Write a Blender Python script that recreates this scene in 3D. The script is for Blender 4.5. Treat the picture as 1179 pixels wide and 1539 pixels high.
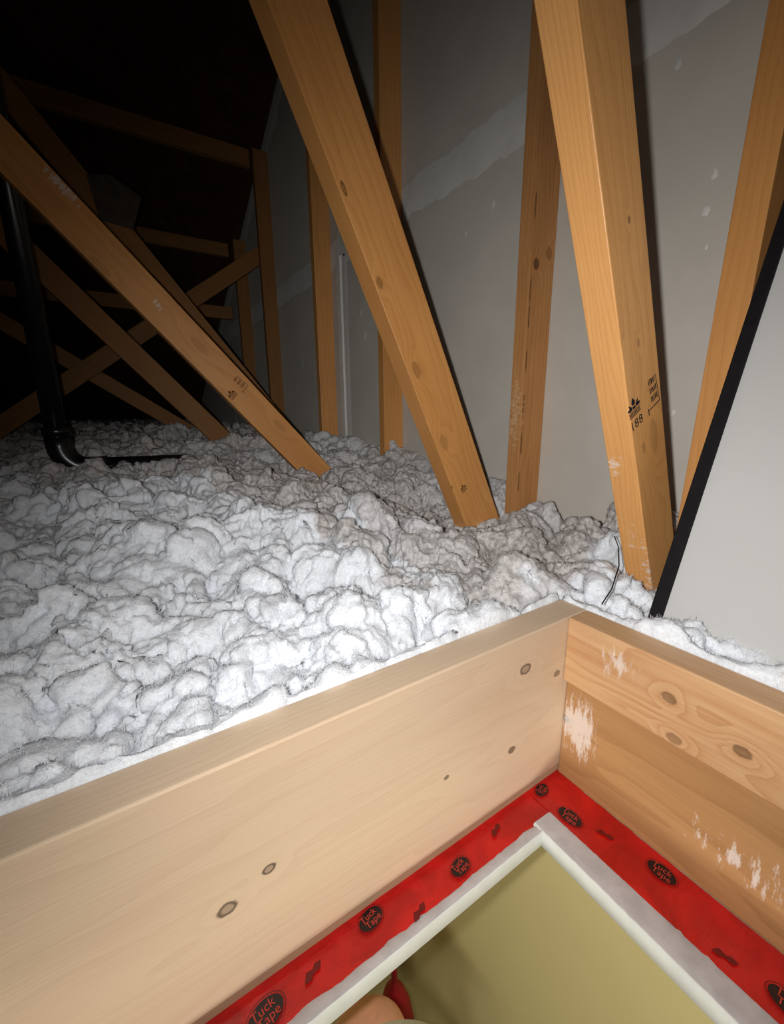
import bpy, bmesh, math
import numpy as np
from mathutils import Vector, Matrix

# ------------------------------------------------------------------ reset
for o in list(bpy.data.objects):
    bpy.data.objects.remove(o, do_unlink=True)
scene = bpy.context.scene
COL = scene.collection

# ------------------------------------------------------------------ camera
# Frame of reference: x runs along the long hatch board towards the drywall
# wall, y along the short hatch board towards the far eave, z up.  The origin
# is the inner bottom corner of the hatch frame (top of the ceiling drywall).
W, H = 1179.0, 1539.0
F_PX = 620.74
PITCH, ROLL, AZ = 0.234624, -0.011031, 1.005913
CAM = Vector((-0.43213, -0.27721, 0.48253))
fw = Vector((math.cos(AZ)*math.cos(PITCH), math.sin(AZ)*math.cos(PITCH), -math.sin(PITCH)))
r0 = Vector((math.sin(AZ), -math.cos(AZ), 0.0))
u0 = r0.cross(fw)
RT = r0*math.cos(ROLL) + u0*math.sin(ROLL)
UP = -r0*math.sin(ROLL) + u0*math.cos(ROLL)
cd = bpy.data.cameras.new('camera')
cd.sensor_fit = 'VERTICAL'
cd.sensor_height = 36.0
cd.lens = 36.0*F_PX/H
cd.clip_start = 0.01
cd.clip_end = 60
cam = bpy.data.objects.new('camera', cd)
COL.objects.link(cam)
cam.matrix_world = Matrix(((RT.x, UP.x, -fw.x, CAM.x), (RT.y, UP.y, -fw.y, CAM.y), (RT.z, UP.z, -fw.z, CAM.z), (0, 0, 0, 1)))
scene.camera = cam

# ------------------------------------------------------------------ world, light, exposure
world = bpy.data.worlds.new('attic_dark')
scene.world = world
world.use_nodes = True
world.node_tree.nodes['Background'].inputs[0].default_value = (0.5, 0.55, 0.7, 1)
world.node_tree.nodes['Background'].inputs[1].default_value = 0.0015
scene.view_settings.view_transform = 'Standard'
scene.view_settings.look = 'None'
scene.view_settings.gamma = 1.0
scene.view_settings.use_curve_mapping = False
scene.view_settings.exposure = 0.0

# the photographer's phone torch, just left of the lens
TORCH_POS = CAM + RT*(-0.028) + UP*0.004
TORCH_AIM = Vector((0.29, 0.38, 0.15))
ld = bpy.data.lights.new('torch_beam', 'SPOT')
ld.energy = 24.0
ld.spot_size = math.radians(136)
ld.spot_blend = 1.0
ld.shadow_soft_size = 0.006
ld.color = (1.0, 0.985, 0.965)
ld.use_nodes = True
_em = ld.node_tree.nodes.get('Emission') or ld.node_tree.nodes.new('ShaderNodeEmission')
_lf = ld.node_tree.nodes.new('ShaderNodeLightFalloff')
_lf.inputs['Strength'].default_value = 1.0
ld.node_tree.links.new(_lf.outputs['Linear'], _em.inputs['Strength'])
torch = bpy.data.objects.new('torch_beam', ld)
COL.objects.link(torch)
torch.location = TORCH_POS
torch.rotation_euler = (TORCH_AIM - TORCH_POS).to_track_quat('-Z', 'Y').to_euler()

# its wide spill around the beam
sl = bpy.data.lights.new('torch_spill', 'POINT')
sl.energy = 2.3
sl.shadow_soft_size = 0.006
sl.color = (1.0, 0.985, 0.965)
spill = bpy.data.objects.new('torch_spill', sl)
COL.objects.link(spill)
spill.location = TORCH_POS

# a ceiling lamp in the room below the hatch
rl = bpy.data.lights.new('room_lamp_light', 'POINT')
rl.energy = 58.0
rl.shadow_soft_size = 0.14
rl.color = (1.0, 0.95, 0.85)
room_light = bpy.data.objects.new('room_lamp_light', rl)
COL.objects.link(room_light)
room_light.location = (-0.95, -1.30, -0.30)

# ------------------------------------------------------------------ pixel helpers
def ray(px, py):
    return fw + RT*((px - W/2)/F_PX) - UP*((py - H/2)/F_PX)
def on_x(q, X):
    d = ray(*q); return CAM + d*((X - CAM.x)/d.x)
def on_y(q, Y):
    d = ray(*q); return CAM + d*((Y - CAM.y)/d.y)
def on_z(q, Z):
    d = ray(*q); return CAM + d*((Z - CAM.z)/d.z)

# ------------------------------------------------------------------ object helpers
def tag(o, label=None, cat=None, group=None, kind=None):
    if label: o['label'] = label
    if cat: o['category'] = cat
    if group: o['group'] = group
    if kind: o['kind'] = kind
    return o

def link(name, me, mat=None, parent=None, matrix=None):
    o = bpy.data.objects.new(name, me)
    COL.objects.link(o)
    if mat: me.materials.append(mat)
    if parent is not None:
        o.parent = parent
    if matrix is not None:
        if parent is not None:
            o.matrix_parent_inverse = parent.matrix_basis.inverted()
        o.matrix_basis = matrix
    elif parent is not None:
        o.matrix_parent_inverse = parent.matrix_basis.inverted()
    return o

def empty(name, loc):
    o = bpy.data.objects.new(name, None)
    o.empty_display_size = 0.05
    COL.objects.link(o)
    o.matrix_basis = Matrix.Translation(Vector(loc))
    return o

def mesh_from_bm(bm, name, smooth=False):
    me = bpy.data.meshes.new(name)
    bm.normal_update()
    bm.to_mesh(me)
    bm.free()
    if smooth:
        me.polygons.foreach_set('use_smooth', [True]*len(me.polygons))
    return me

def box_bm(x0, x1, y0, y1, z0, z1, bevel=0.0, seg=2, cuts=0):
    bm = bmesh.new()
    bmesh.ops.create_cube(bm, size=1.0)
    for v in bm.verts:
        v.co = Vector(((x0+x1)/2 + v.co.x*(x1-x0), (y0+y1)/2 + v.co.y*(y1-y0), (z0+z1)/2 + v.co.z*(z1-z0)))
    if bevel > 0:
        bmesh.ops.bevel(bm, geom=list(bm.edges), offset=bevel, segments=seg, affect='EDGES', profile=0.5)
    return bm

def box(name, x0, x1, y0, y1, z0, z1, mat, parent=None, bevel=0.0, seg=2):
    """box with its own origin at its minimum corner (so grain differs from board to board)"""
    bm = box_bm(0, x1-x0, 0, y1-y0, 0, z1-z0, bevel, seg)
    return link(name, mesh_from_bm(bm, name), mat, parent, Matrix.Translation((x0, y0, z0)))

def tube_mesh(pts, rad, name, n=20, closed_ends=True):
    bm = bmesh.new()
    rings = []
    P = [Vector(p) for p in pts]
    rads = rad if isinstance(rad, (list, tuple)) else [rad]*len(P)
    prev = None
    for i, p in enumerate(P):
        if i == 0: t = P[1]-P[0]
        elif i == len(P)-1: t = P[-1]-P[-2]
        else: t = (P[i+1]-P[i]).normalized() + (P[i]-P[i-1]).normalized()
        t.normalize()
        if prev is None:
            a = Vector((0, 0, 1)) if abs(t.z) < 0.9 else Vector((1, 0, 0))
            n1 = t.cross(a).normalized()
        else:
            n1 = (prev - t*prev.dot(t)).normalized()
        prev = n1
        n2 = t.cross(n1)
        rings.append([bm.verts.new(p + (n1*math.cos(2*math.pi*k/n) + n2*math.sin(2*math.pi*k/n))*rads[i]) for k in range(n)])
    for a, b in zip(rings[:-1], rings[1:]):
        for k in range(n):
            bm.faces.new((a[k], a[(k+1) % n], b[(k+1) % n], b[k]))
    if closed_ends:
        bm.faces.new(list(reversed(rings[0])))
        bm.faces.new(rings[-1])
    return mesh_from_bm(bm, name, True)

# ------------------------------------------------------------------ materials
class NT:
    def __init__(self, name):
        self.mat = bpy.data.materials.new(name)
        self.mat.use_nodes = True
        self.nt = self.mat.node_tree
        self.bsdf = self.nt.nodes['Principled BSDF']
        self._obj = None
    def n(self, typ, **kw):
        nd = self.nt.nodes.new(typ)
        for k, v in kw.items(): setattr(nd, k, v)
        return nd
    def put(self, sock, val):
        if hasattr(val, 'is_output'): self.nt.links.new(val, sock)
        elif val is not None: sock.default_value = val
    def math(self, op, a, b=None, c=None, clamp=False):
        nd = self.n('ShaderNodeMath', operation=op, use_clamp=clamp)
        self.put(nd.inputs[0], a)
        if b is not None: self.put(nd.inputs[1], b)
        if c is not None: self.put(nd.inputs[2], c)
        return nd.outputs[0]
    def vmath(self, op, a, b=None):
        nd = self.n('ShaderNodeVectorMath', operation=op)
        self.put(nd.inputs[0], a)
        if b is not None: self.put(nd.inputs[1], b)
        return nd.outputs['Value'] if op in ('LENGTH', 'DOT_PRODUCT', 'DISTANCE') else nd.outputs[0]
    def obj(self):
        if self._obj is None: self._obj = self.n('ShaderNodeTexCoord').outputs['Object']
        return self._obj
    def rnd(self):
        return self.n('ShaderNodeObjectInfo').outputs['Random']
    def noise(self, vec, scale, detail=4, rough=0.55, dist=0.0):
        nd = self.n('ShaderNodeTexNoise')
        self.put(nd.inputs['Vector'], vec)
        nd.inputs['Scale'].default_value = scale
        nd.inputs['Detail'].default_value = detail
        nd.inputs['Roughness'].default_value = rough
        nd.inputs['Distortion'].default_value = dist
        return nd.outputs['Fac']
    def ramp(self, fac, stops):
        nd = self.n('ShaderNodeValToRGB')
        el = nd.color_ramp.elements
        while len(el) < len(stops): el.new(0.5)
        for e, (p, c) in zip(el, stops):
            e.position = p
            e.color = (*c, 1) if len(c) == 3 else c
        self.put(nd.inputs[0], fac)
        return nd.outputs[0]
    def remap(self, v, a, b, c=0.0, d=1.0):
        nd = self.n('ShaderNodeMapRange')
        nd.interpolation_type = 'SMOOTHSTEP'
        self.put(nd.inputs[0], v)
        for i, q in enumerate((a, b, c, d)): nd.inputs[i+1].default_value = q
        return nd.outputs[0]
    def mix(self, fac, a, b, mode='MIX'):
        nd = self.n('ShaderNodeMix', data_type='RGBA', blend_type=mode)
        self.put(nd.inputs[0], fac)
        self.put(nd.inputs[6], (*a, 1) if isinstance(a, tuple) and len(a) == 3 else a)
        self.put(nd.inputs[7], (*b, 1) if isinstance(b, tuple) and len(b) == 3 else b)
        return nd.outputs[2]
    def bump(self, h, strength=0.3, dist=0.002):
        nd = self.n('ShaderNodeBump')
        nd.inputs['Strength'].default_value = strength
        nd.inputs['Distance'].default_value = dist
        self.put(nd.inputs['Height'], h)
        self.nt.links.new(nd.outputs[0], self.bsdf.inputs['Normal'])
    def done(self, col, rough=0.6, spec=0.5):
        self.put(self.bsdf.inputs['Base Color'], (*col, 1) if isinstance(col, tuple) and len(col) == 3 else col)
        self.put(self.bsdf.inputs['Roughness'], rough)
        self.bsdf.inputs['Specular IOR Level'].default_value = spec
        return self.mat

def srgb(r, g, b):
    f = lambda c: (c/255/12.92) if c/255 <= 0.04045 else ((c/255+0.055)/1.055)**2.4
    return (f(r), f(g), f(b))

def wood(name, light, dark, knots=(), patches=(), patch_col=(0.75, 0.70, 0.66), ring=26.0, contrast=0.5, rough=0.5, spec=0.4, tilt=0.4, off=(0, 0.09, -0.13)):
    """local x = along the grain.  knots: (x, y, z, radius, darkness); patches: (centre, radii, threshold)"""
    m = NT(name)
    p = m.obj()
    rnd = m.math('MULTIPLY', m.rnd(), 37.0)
    shift = m.n('ShaderNodeCombineXYZ')
    m.put(shift.inputs[0], rnd); m.put(shift.inputs[1], m.math('MULTIPLY', rnd, 0.013)); m.put(shift.inputs[2], 0.0)
    q = m.vmath('ADD', p, shift.outputs[0])
    # knots bend the grain around them
    bend = None
    kmask = None
    for kk in knots:
        (kx, ky, kz, kr, kd), el = kk[:5], (kk[5] if len(kk) > 5 else 1.0)
        cen = 0.5 if kd > 0.8 else 0.1
        d = m.vmath('SUBTRACT', p, (kx, ky, kz))
        ds = m.vmath('MULTIPLY', d, (0.75/el, 1.0, 1.0))
        L = m.math('ADD', m.vmath('LENGTH', ds), m.math('MULTIPLY', m.math('SUBTRACT', m.noise(q, 160, 2), 0.5), kr*0.5))
        b = m.math('MULTIPLY', m.remap(L, kr*3.6, kr*0.3), kr*1.2)
        bend = b if bend is None else m.math('ADD', bend, b)
        core = m.remap(L, kr*1.1, kr*0.75)
        rim = m.math('MULTIPLY', core, m.math('SUBTRACT', 1.0, m.math('MULTIPLY', m.remap(L, kr*0.75, kr*0.4), cen)))
        k = m.math('MULTIPLY', rim, kd)
        kmask = k if kmask is None else m.math('MAXIMUM', kmask, k)
    g = m.vmath('MULTIPLY', q, (0.35, 1.0, 1.0))
    warp = m.noise(m.vmath('MULTIPLY', q, (0.8, 5.0, 5.0)), 2.0, 3)
    sep = m.n('ShaderNodeSeparateXYZ')
    m.put(sep.inputs[0], m.vmath('ADD', q, off))
    yy = m.math('MULTIPLY', sep.outputs[1], sep.outputs[1])
    zz = m.math('MULTIPLY', sep.outputs[2], sep.outputs[2])
    rad = m.math('SQRT', m.math('ADD', yy, zz))
    rad = m.math('ADD', rad, m.math('MULTIPLY', warp, 0.055))
    if bend is not None: rad = m.math('ADD', rad, bend)
    rings = m.math('FRACT', m.math('MULTIPLY', rad, ring*7.0))
    rings = m.math('POWER', rings, 2.2)
    rings = m.math('MULTIPLY', rings, m.remap(rings, 1.0, 0.93))
    fiber = m.noise(m.vmath('MULTIPLY', q, (3.0, 90.0, 90.0)), 4.0, 5, 0.6)
    blotch = m.noise(m.vmath('MULTIPLY', q, (1.2, 4.0, 4.0)), 3.5, 3)
    f = m.math('ADD', m.math('MULTIPLY', rings, 0.45*contrast), m.math('MULTIPLY', m.math('SUBTRACT', fiber, 0.35), 0.9*contrast))
    f = m.math('ADD', f, m.math('MULTIPLY', m.math('SUBTRACT', blotch, 0.45), 0.9*contrast), clamp=True)
    col = m.mix(f, light, dark)
    if kmask is not None:
        col = m.mix(kmask, col, tuple(c*0.16 for c in dark))
    for (c, r, th) in patches:
        d = m.vmath('DIVIDE', m.vmath('SUBTRACT', p, c), r)
        L = m.vmath('LENGTH', d)
        nz = m.noise(m.vmath('MULTIPLY', p, (62.0, 40.0, 14.0)), 2.0, 7, 0.75)
        v = m.math('SUBTRACT', nz, m.math('MULTIPLY', L, 0.25))
        k = m.math('MULTIPLY', m.math('MULTIPLY', m.remap(v, th, th+0.12), m.remap(L, 1.0, 0.6)), 0.6)
        col = m.mix(k, col, patch_col)
    m.bump(m.math('ADD', fiber, m.math('MULTIPLY', rings, 0.2)), 0.18, 0.0015)
    return m.done(col, m.remap(fiber, 0.2, 0.8, rough-0.08, rough+0.12), spec)

PINE_L, PINE_D = srgb(203, 179, 152), srgb(170, 139, 109)
MAT_LEFT = wood('pale_spruce', PINE_L, PINE_D,
    knots=[(-0.074+0.86, 0.0, 0.179, 0.0075, 0.85), (-0.013+0.86, 0.0, 0.150, 0.005, 0.7), (-0.089+0.86, 0.0, 0.074, 0.005, 0.8),
           (-0.191+0.86, 0.0, 0.092, 0.0028, 0.8), (-0.380+0.86, 0.0, 0.108, 0.0048, 0.95), (-0.414+0.86, 0.0, 0.093, 0.0065, 0.9)],
    contrast=0.34, ring=24, rough=0.42, spec=0.5)
# the short-side boards keep local x along their length (world -y)
MAT_UPPER = wood('honey_pine', srgb(204, 166, 124), srgb(172, 118, 74),
    knots=[(0.119, 0.0, 0.050, 0.006, 0.6), (0.129, 0.0, 0.008, 0.006, 0.5), (0.182, 0.0, 0.034, 0.006, 0.65)], contrast=0.95, ring=36, rough=0.45,
    patches=[((0.06, 0.0, 0.06), (0.05, 0.05, 0.04), 0.42)], off=(0, 0.06, -0.03))
MAT_LOWER = wood('brown_pine', srgb(172, 130, 86), srgb(136, 94, 54),
    knots=[(0.004, 0.0, 0.088, 0.006, 0.8)], contrast=0.75, ring=22, rough=0.5,
    patches=[((0.022, 0.0, 0.085), (0.034, 0.05, 0.060), 0.30), ((0.20, 0.0, 0.06), (0.10, 0.05, 0.04), 0.42)])
MAT_WEB = wood('amber_stud', srgb(208, 148, 84), srgb(160, 98, 44), contrast=0.5, ring=12, rough=0.42, spec=0.5)
MAT_WEB_C = wood('amber_stud_pale', srgb(220, 162, 98), srgb(180, 120, 64), contrast=0.5, ring=12, rough=0.42, spec=0.5,
    patches=[((0.30, 0.02, 0.0), (0.08, 0.03, 0.03), 0.48), ((0.13, 0.0, 0.03), (0.06, 0.03, 0.04), 0.50)])
MAT_WEB_DIM = wood('dimmed_stud', srgb(140, 98, 56), srgb(96, 62, 32), contrast=0.5, ring=12, rough=0.6, spec=0.2)  # stud wood with the torch's fall-off on the far trusses darkened into its colour

def plain(name, col, rough=0.6, spec=0.3, var=0.0, scale=6.0, bump=0.0, bscale=200.0, bdist=0.001):
    m = NT(name)
    c = col
    if var > 0:
        nz = m.noise(m.obj(), scale, 5, 0.6)
        c = m.mix(m.remap(nz, 0.3, 0.7), tuple(x*(1-var) for x in col), tuple(min(1, x*(1+var)) for x in col))
    if bump > 0:
        m.bump(m.noise(m.obj(), bscale, 4), bump, bdist)
    return m.done(c, rough, spec)

MAT_DRYWALL = plain('grey_drywall_paper', srgb(196, 190, 180), 0.85, 0.15, 0.05, 5.0, 0.05, 300)
MAT_MUD = plain('joint_compound', srgb(212, 210, 205), 0.9, 0.1, 0.05, 12.0, 0.06, 90)
MAT_CEIL = plain('ceiling_board_paper', srgb(190, 184, 172), 0.85, 0.1, 0.05)
MAT_BEAD = plain('bead_compound', srgb(172, 168, 168), 0.6, 0.3, 0.10, 45.0, 0.35, 120, 0.001)
MAT_REVEAL = plain('white_reveal', srgb(198, 201, 195), 0.6, 0.3, 0.05, 30.0, 0.2, 100)
MAT_YELLOW = plain('pale_yellow_paint', srgb(200, 188, 134), 0.7, 0.3, 0.03, 3.0)
MAT_FLOOR = plain('room_floor', srgb(120, 96, 66), 0.6, 0.3, 0.1)
MAT_PANEL = plain('white_panel_paint', srgb(186, 184, 182), 0.7, 0.25, 0.03, 3.0, 0.08, 250)
MAT_GASKET = plain('black_foam', (0.006, 0.005, 0.006), 0.8, 0.2, 0.2, 60, 0.3, 300)
MAT_PIPE = plain('black_plastic', (0.008, 0.008, 0.009), 0.28, 0.5)
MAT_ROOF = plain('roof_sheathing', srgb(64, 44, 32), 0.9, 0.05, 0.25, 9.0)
MAT_PLATE = plain('grey_gusset', srgb(62, 52, 42), 0.6, 0.3, 0.2, 40)
MAT_INK = plain('stamp_ink', (0.012, 0.012, 0.022), 0.8, 0.1)
MAT_INK_FADE = plain('faded_stamp_ink', srgb(96, 62, 34), 0.8, 0.1)
MAT_LOGO = plain('black_print', (0.012, 0.004, 0.004), 0.35, 0.4)
MAT_REDTEXT = plain('red_print', srgb(176, 52, 40), 0.4, 0.4)
MAT_DARKRED = plain('dark_red_print', srgb(96, 8, 8), 0.4, 0.4)
MAT_SKIN = plain('skin', srgb(244, 176, 138), 0.5, 0.4, 0.06, 60, 0.1, 500)
MAT_SHORTS = plain('beige_cloth', srgb(206, 198, 164), 0.9, 0.1, 0.06, 80, 0.3, 900)
MAT_SHOE = plain('shoe_leather', srgb(60, 50, 42), 0.6, 0.3)
MAT_BAG = plain('red_cloth', srgb(150, 14, 24), 0.6, 0.3, 0.15, 25)
MAT_METAL = plain('ladder_metal', srgb(170, 172, 175), 0.35, 0.5)
def red_tape():
    m = NT('red_sheathing_tape')
    nz = m.noise(m.vmath('MULTIPLY', m.obj(), (18, 18, 18)), 1.0, 5, 0.6, 0.8)
    col = m.mix(m.remap(nz, 0.3, 0.7), srgb(148, 8, 8), srgb(186, 18, 15))
    m.bump(m.noise(m.vmath('MULTIPLY', m.obj(), (30, 120, 30)), 1.0, 4), 0.5, 0.0015)
    return m.done(col, 0.28, 0.5)
MAT_TAPE = red_tape()

def insulation_mat():
    m = NT('blown_fibreglass')
    at = m.n('ShaderNodeAttribute', attribute_name='dust')
    dust = at.outputs['Fac']
    p = m.obj()
    green = m.remap(m.noise(p, 7.0, 3), 0.60, 0.78)
    base = m.mix(m.math('MULTIPLY', green, 0.35), srgb(236, 239, 244), srgb(210, 234, 222))
    fine = m.noise(p, 260.0, 4, 0.65)
    base = m.mix(m.math('MULTIPLY', m.remap(fine, 0.35, 0.6, 1.0, 0.0), 0.22), base, srgb(168, 166, 166))  # fine grey speckle paints tiny shadows among the fibres into the colour
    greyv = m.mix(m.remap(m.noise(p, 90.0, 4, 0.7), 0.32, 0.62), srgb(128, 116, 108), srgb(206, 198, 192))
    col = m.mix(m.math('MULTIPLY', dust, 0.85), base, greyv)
    h = m.math('ADD', m.noise(p, 170.0, 5, 0.65, 0.6), m.math('MULTIPLY', m.noise(p, 520.0, 3, 0.7), 0.5))
    m.bump(h, 0.6, 0.005)
    m.bsdf.inputs['Subsurface Weight'].default_value = 0.5
    m.bsdf.inputs['Subsurface Radius'].default_value = (1, 1, 1)
    m.bsdf.inputs['Subsurface Scale'].default_value = 0.007
    return m.done(col, 0.95, 0.05)
MAT_INS = insulation_mat()
def fibre_mat():
    m = NT('glass_fibre')
    dust = m.n('ShaderNodeAttribute', attribute_name='dust').outputs['Fac']
    col = m.mix(m.math('MULTIPLY', dust, 0.85), srgb(236, 239, 244), srgb(176, 166, 158))
    df = m.n('ShaderNodeBsdfDiffuse'); m.put(df.inputs['Color'], col)
    tr = m.n('ShaderNodeBsdfTranslucent'); m.put(tr.inputs['Color'], col)
    mx = m.n('ShaderNodeMixShader'); mx.inputs[0].default_value = 0.5
    m.nt.links.new(df.outputs[0], mx.inputs[1]); m.nt.links.new(tr.outputs[0], mx.inputs[2])
    m.nt.links.new(mx.outputs[0], m.nt.nodes['Material Output'].inputs['Surface'])
    return m.mat
MAT_FIBRE = fibre_mat()

# ------------------------------------------------------------------ the setting
HB = 0.235          # hatch frame height above the ceiling board
T = 0.038
HX0, HY0 = -0.86, -0.56       # far sides of the hatch opening
WALL_X = 0.53
def roof_z(y): return 2.25 - 0.42*(y - 2.4)

# ceiling board around the hatch (with a ledge projecting into the opening)
LX, LY = -0.082, -0.046       # inner edge of the ledge
ceil = link('ceiling', mesh_from_bm(box_bm(LX+0.004, WALL_X, LY+0.004, 7.3, -0.016, -0.0005), 'ceiling'), MAT_CEIL)
tag(ceil, 'grey ceiling drywall under the insulation around the hatch', 'ceiling', kind='structure')
for nm, b in (('drywall_sheet', (-5.0, LX+0.004, LY+0.004, 7.3)), ('drywall_sheet', (-5.0, WALL_X, -3.0, HY0+0.05)), ('drywall_sheet', (LX+0.004, WALL_X, HY0+0.05, LY+0.004)), ('drywall_sheet', (-5.0, HX0+0.05, HY0+0.05, LY+0.004))):
    link(nm, mesh_from_bm(box_bm(b[0], b[1], b[2], b[3], -0.016, -0.0005), nm), MAT_CEIL, ceil)

# drywall wall of hung sheets with taped joints
wall = link('wall_right', mesh_from_bm(box_bm(WALL_X+0.0125, WALL_X+0.05, -3.0, 7.3, -0.016, 4.6), 'wall_right'), MAT_DRYWALL)
tag(wall, 'tall grey drywall fire wall behind the truss studs', 'wall', kind='structure')
for (ya, yb) in ((-3.0, -0.76), (-0.757, 1.679), (1.682, 4.12), (4.123, 7.3)):
    for (za, zb) in ((0.0, 1.2185), (1.2205, 2.44), (2.442, 4.6)):
        bm = box_bm(WALL_X, WALL_X+0.0125, ya, yb, za, zb, 0.0015, 1)
        link('drywall_sheet', mesh_from_bm(bm, 'drywall_sheet'), MAT_DRYWALL, wall)

rng = np.random.default_rng(7)
def ragged_strip(name, p0, p1, width, normal, mat, parent, n=160, amp=0.25, thick=0.0012, seed=0):
    """a feathered band of joint compound with ragged edges, a low mound in section"""
    rg = np.random.default_rng(seed)
    p0, p1, normal = Vector(p0), Vector(p1), Vector(normal)
    t = (p1-p0).normalized()
    s = normal.cross(t).normalized()
    def walk():
        a = rg.normal(0, 1, n+1)
        k = np.exp(-np.linspace(-2, 2, 9)**2)
        a = np.convolve(a, k/k.sum(), 'same') + 0.35*rg.normal(0, 1, n+1)
        return a*amp*width*0.5
    e0, e1 = walk(), walk()
    bm = bmesh.new()
    rows = []
    for i in range(n+1):
        c = p0 + (p1-p0)*(i/n)
        a, b = -width/2 + e0[i], width/2 + e1[i]
        rows.append([bm.verts.new(c + s*a + normal*0.0002), bm.verts.new(c + s*(a*0.6+b*0.4) + normal*thick), bm.verts.new(c + s*(a*0.25+b*0.75) + normal*thick), bm.verts.new(c + s*b + normal*0.0002)])
    for r, q in zip(rows[:-1], rows[1:]):
        for k in range(3): bm.faces.new((r[k], q[k], q[k+1], r[k+1]))
    bmesh.ops.recalc_face_normals(bm, faces=list(bm.faces))
    o = link(name, mesh_from_bm(bm, name, True), mat, parent)
    return o
NRM = (-1, 0, 0)
ragged_strip('joint_tape', (WALL_X, -0.6, 1.20), (WALL_X, 4.4, 1.235), 0.115, NRM, MAT_MUD, wall, 300, 0.16, 0.0018, 1)
ragged_strip('joint_tape', (WALL_X, 1.635, 0.2), (WALL_X, 1.625, 1.20), 0.045, NRM, MAT_MUD, wall, 80, 0.12, 0.0018, 2)
ragged_strip('joint_tape', (WALL_X, 1.70, 0.2), (WALL_X, 1.70, 1.20), 0.05, NRM, MAT_MUD, wall, 80, 0.3, 0.0012, 3)
ragged_strip('joint_tape', (WALL_X, 2.2, 2.27), (WALL_X, 5.4, 0.92), 0.10, NRM, MAT_MUD, wall, 120, 0.4, 0.0018, 4)
link('corner_bead', mesh_from_bm(box_bm(WALL_X-0.012, WALL_X, 1.655, 1.665, 0.2, 1.2, 0.002, 1), 'corner_bead'), MAT_MUD, wall)
def mud_spot(q, r, seed):
    rg = np.random.default_rng(seed)
    c = on_x(q, WALL_X)
    bm = bmesh.new()
    n = 14
    rim = [bm.verts.new((WALL_X-0.0003, c.y + math.cos(a)*r*(0.6+rg.random()*0.6), c.z + 1.5*math.sin(a)*r*(0.6+rg.random()*0.7))) for a in np.linspace(0, 2*math.pi, n, endpoint=False)]
    cc = bm.verts.new((WALL_X-0.0022, c.y, c.z))
    for k in range(n): bm.faces.new((rim[k], cc, rim[(k+1) % n]))
    bmesh.ops.recalc_face_normals(bm, faces=list(bm.faces))
    link('compound_spot', mesh_from_bm(bm, 'compound_spot', True), MAT_MUD, wall)
for i, (q, r) in enumerate([((742, 308), .008), ((1062, 318), .006), ((1075, 262), .006), ((1020, 95), .007), ((549, 505), .016), ((543, 470), .012), ((700, 352), .005), ((455, 545), .02), ((1062, 372), .003), ((1012, 620), .004)]):
    mud_spot(q, r, 20+i)

# roof deck sloping down to the far eave
def roof_part(x0, x1, y0, y1):
    bm = bmesh.new()
    vs = [bm.verts.new((x, y, roof_z(y)+dz)) for dz in (0, 0.012) for (x, y) in ((x0, y0), (x1, y0), (x1, y1), (x0, y1))]
    for f in ((0, 3, 2, 1), (4, 5, 6, 7), (0, 1, 5, 4), (1, 2, 6, 5), (2, 3, 7, 6), (3, 0, 4, 7)): bm.faces.new([vs[k] for k in f])
    return mesh_from_bm(bm, 'roof_sheet')
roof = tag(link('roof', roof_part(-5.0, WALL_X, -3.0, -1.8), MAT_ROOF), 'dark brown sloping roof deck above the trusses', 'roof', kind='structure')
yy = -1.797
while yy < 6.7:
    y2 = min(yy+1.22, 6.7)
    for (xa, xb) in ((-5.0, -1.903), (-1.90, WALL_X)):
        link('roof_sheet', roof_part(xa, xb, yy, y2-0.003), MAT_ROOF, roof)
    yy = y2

# the room below
RX, RY = 0.20, 0.72
room = link('wall_below_far', mesh_from_bm(box_bm(-2.2, RX, RY, RY+0.02, -2.42, -0.016), 'wall_below_far'), MAT_YELLOW)
tag(room, 'dim yellow wall of the room below, left of its corner', 'wall', kind='structure')
room2 = link('wall_below_right', mesh_from_bm(box_bm(RX, RX+0.02, -1.9, RY+0.02, -2.42, -0.016), 'wall_below_right'), MAT_YELLOW)
tag(room2, 'pale yellow wall of the room below seen through the hatch', 'wall', kind='structure')
fl = link('floor', mesh_from_bm(box_bm(-2.2, RX+0.02, -1.9, RY+0.02, -2.44, -2.42), 'floor'), MAT_FLOOR)
tag(fl, 'brown floor of the room below the hatch', 'floor', kind='structure')

# ------------------------------------------------------------------ loose-fill insulation
def worley(x, y, cell, seed, jitter=0.9):
    u, v = x/cell, y/cell
    iu, iv = np.floor(u).astype(np.int64), np.floor(v).astype(np.int64)
    f1 = np.full(u.shape, 9.0); f2 = np.full(u.shape, 9.0); idv = np.zeros(u.shape)
    for a in (-1, 0, 1):
        for b in (-1, 0, 1):
            ci, cj = iu+a, iv+b
            h = (ci*73856093) ^ (cj*19349663) ^ (seed*83492791)
            h = (h ^ (h >> 13))*1274126177 & 0x7fffffff
            r1 = (h % 10007)/10007.0; r2 = ((h//10007) % 9973)/9973.0; r3 = ((h//77) % 9941)/9941.0
            d = np.sqrt((ci+0.5+(r1-0.5)*jitter-u)**2 + (cj+0.5+(r2-0.5)*jitter-v)**2) - 0.25*r3
            m = d < f1
            f2 = np.where(m, f1, np.minimum(f2, d)); idv = np.where(m, r3, idv); f1 = np.where(m, d, f1)
    return f1, f2, idv
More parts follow.
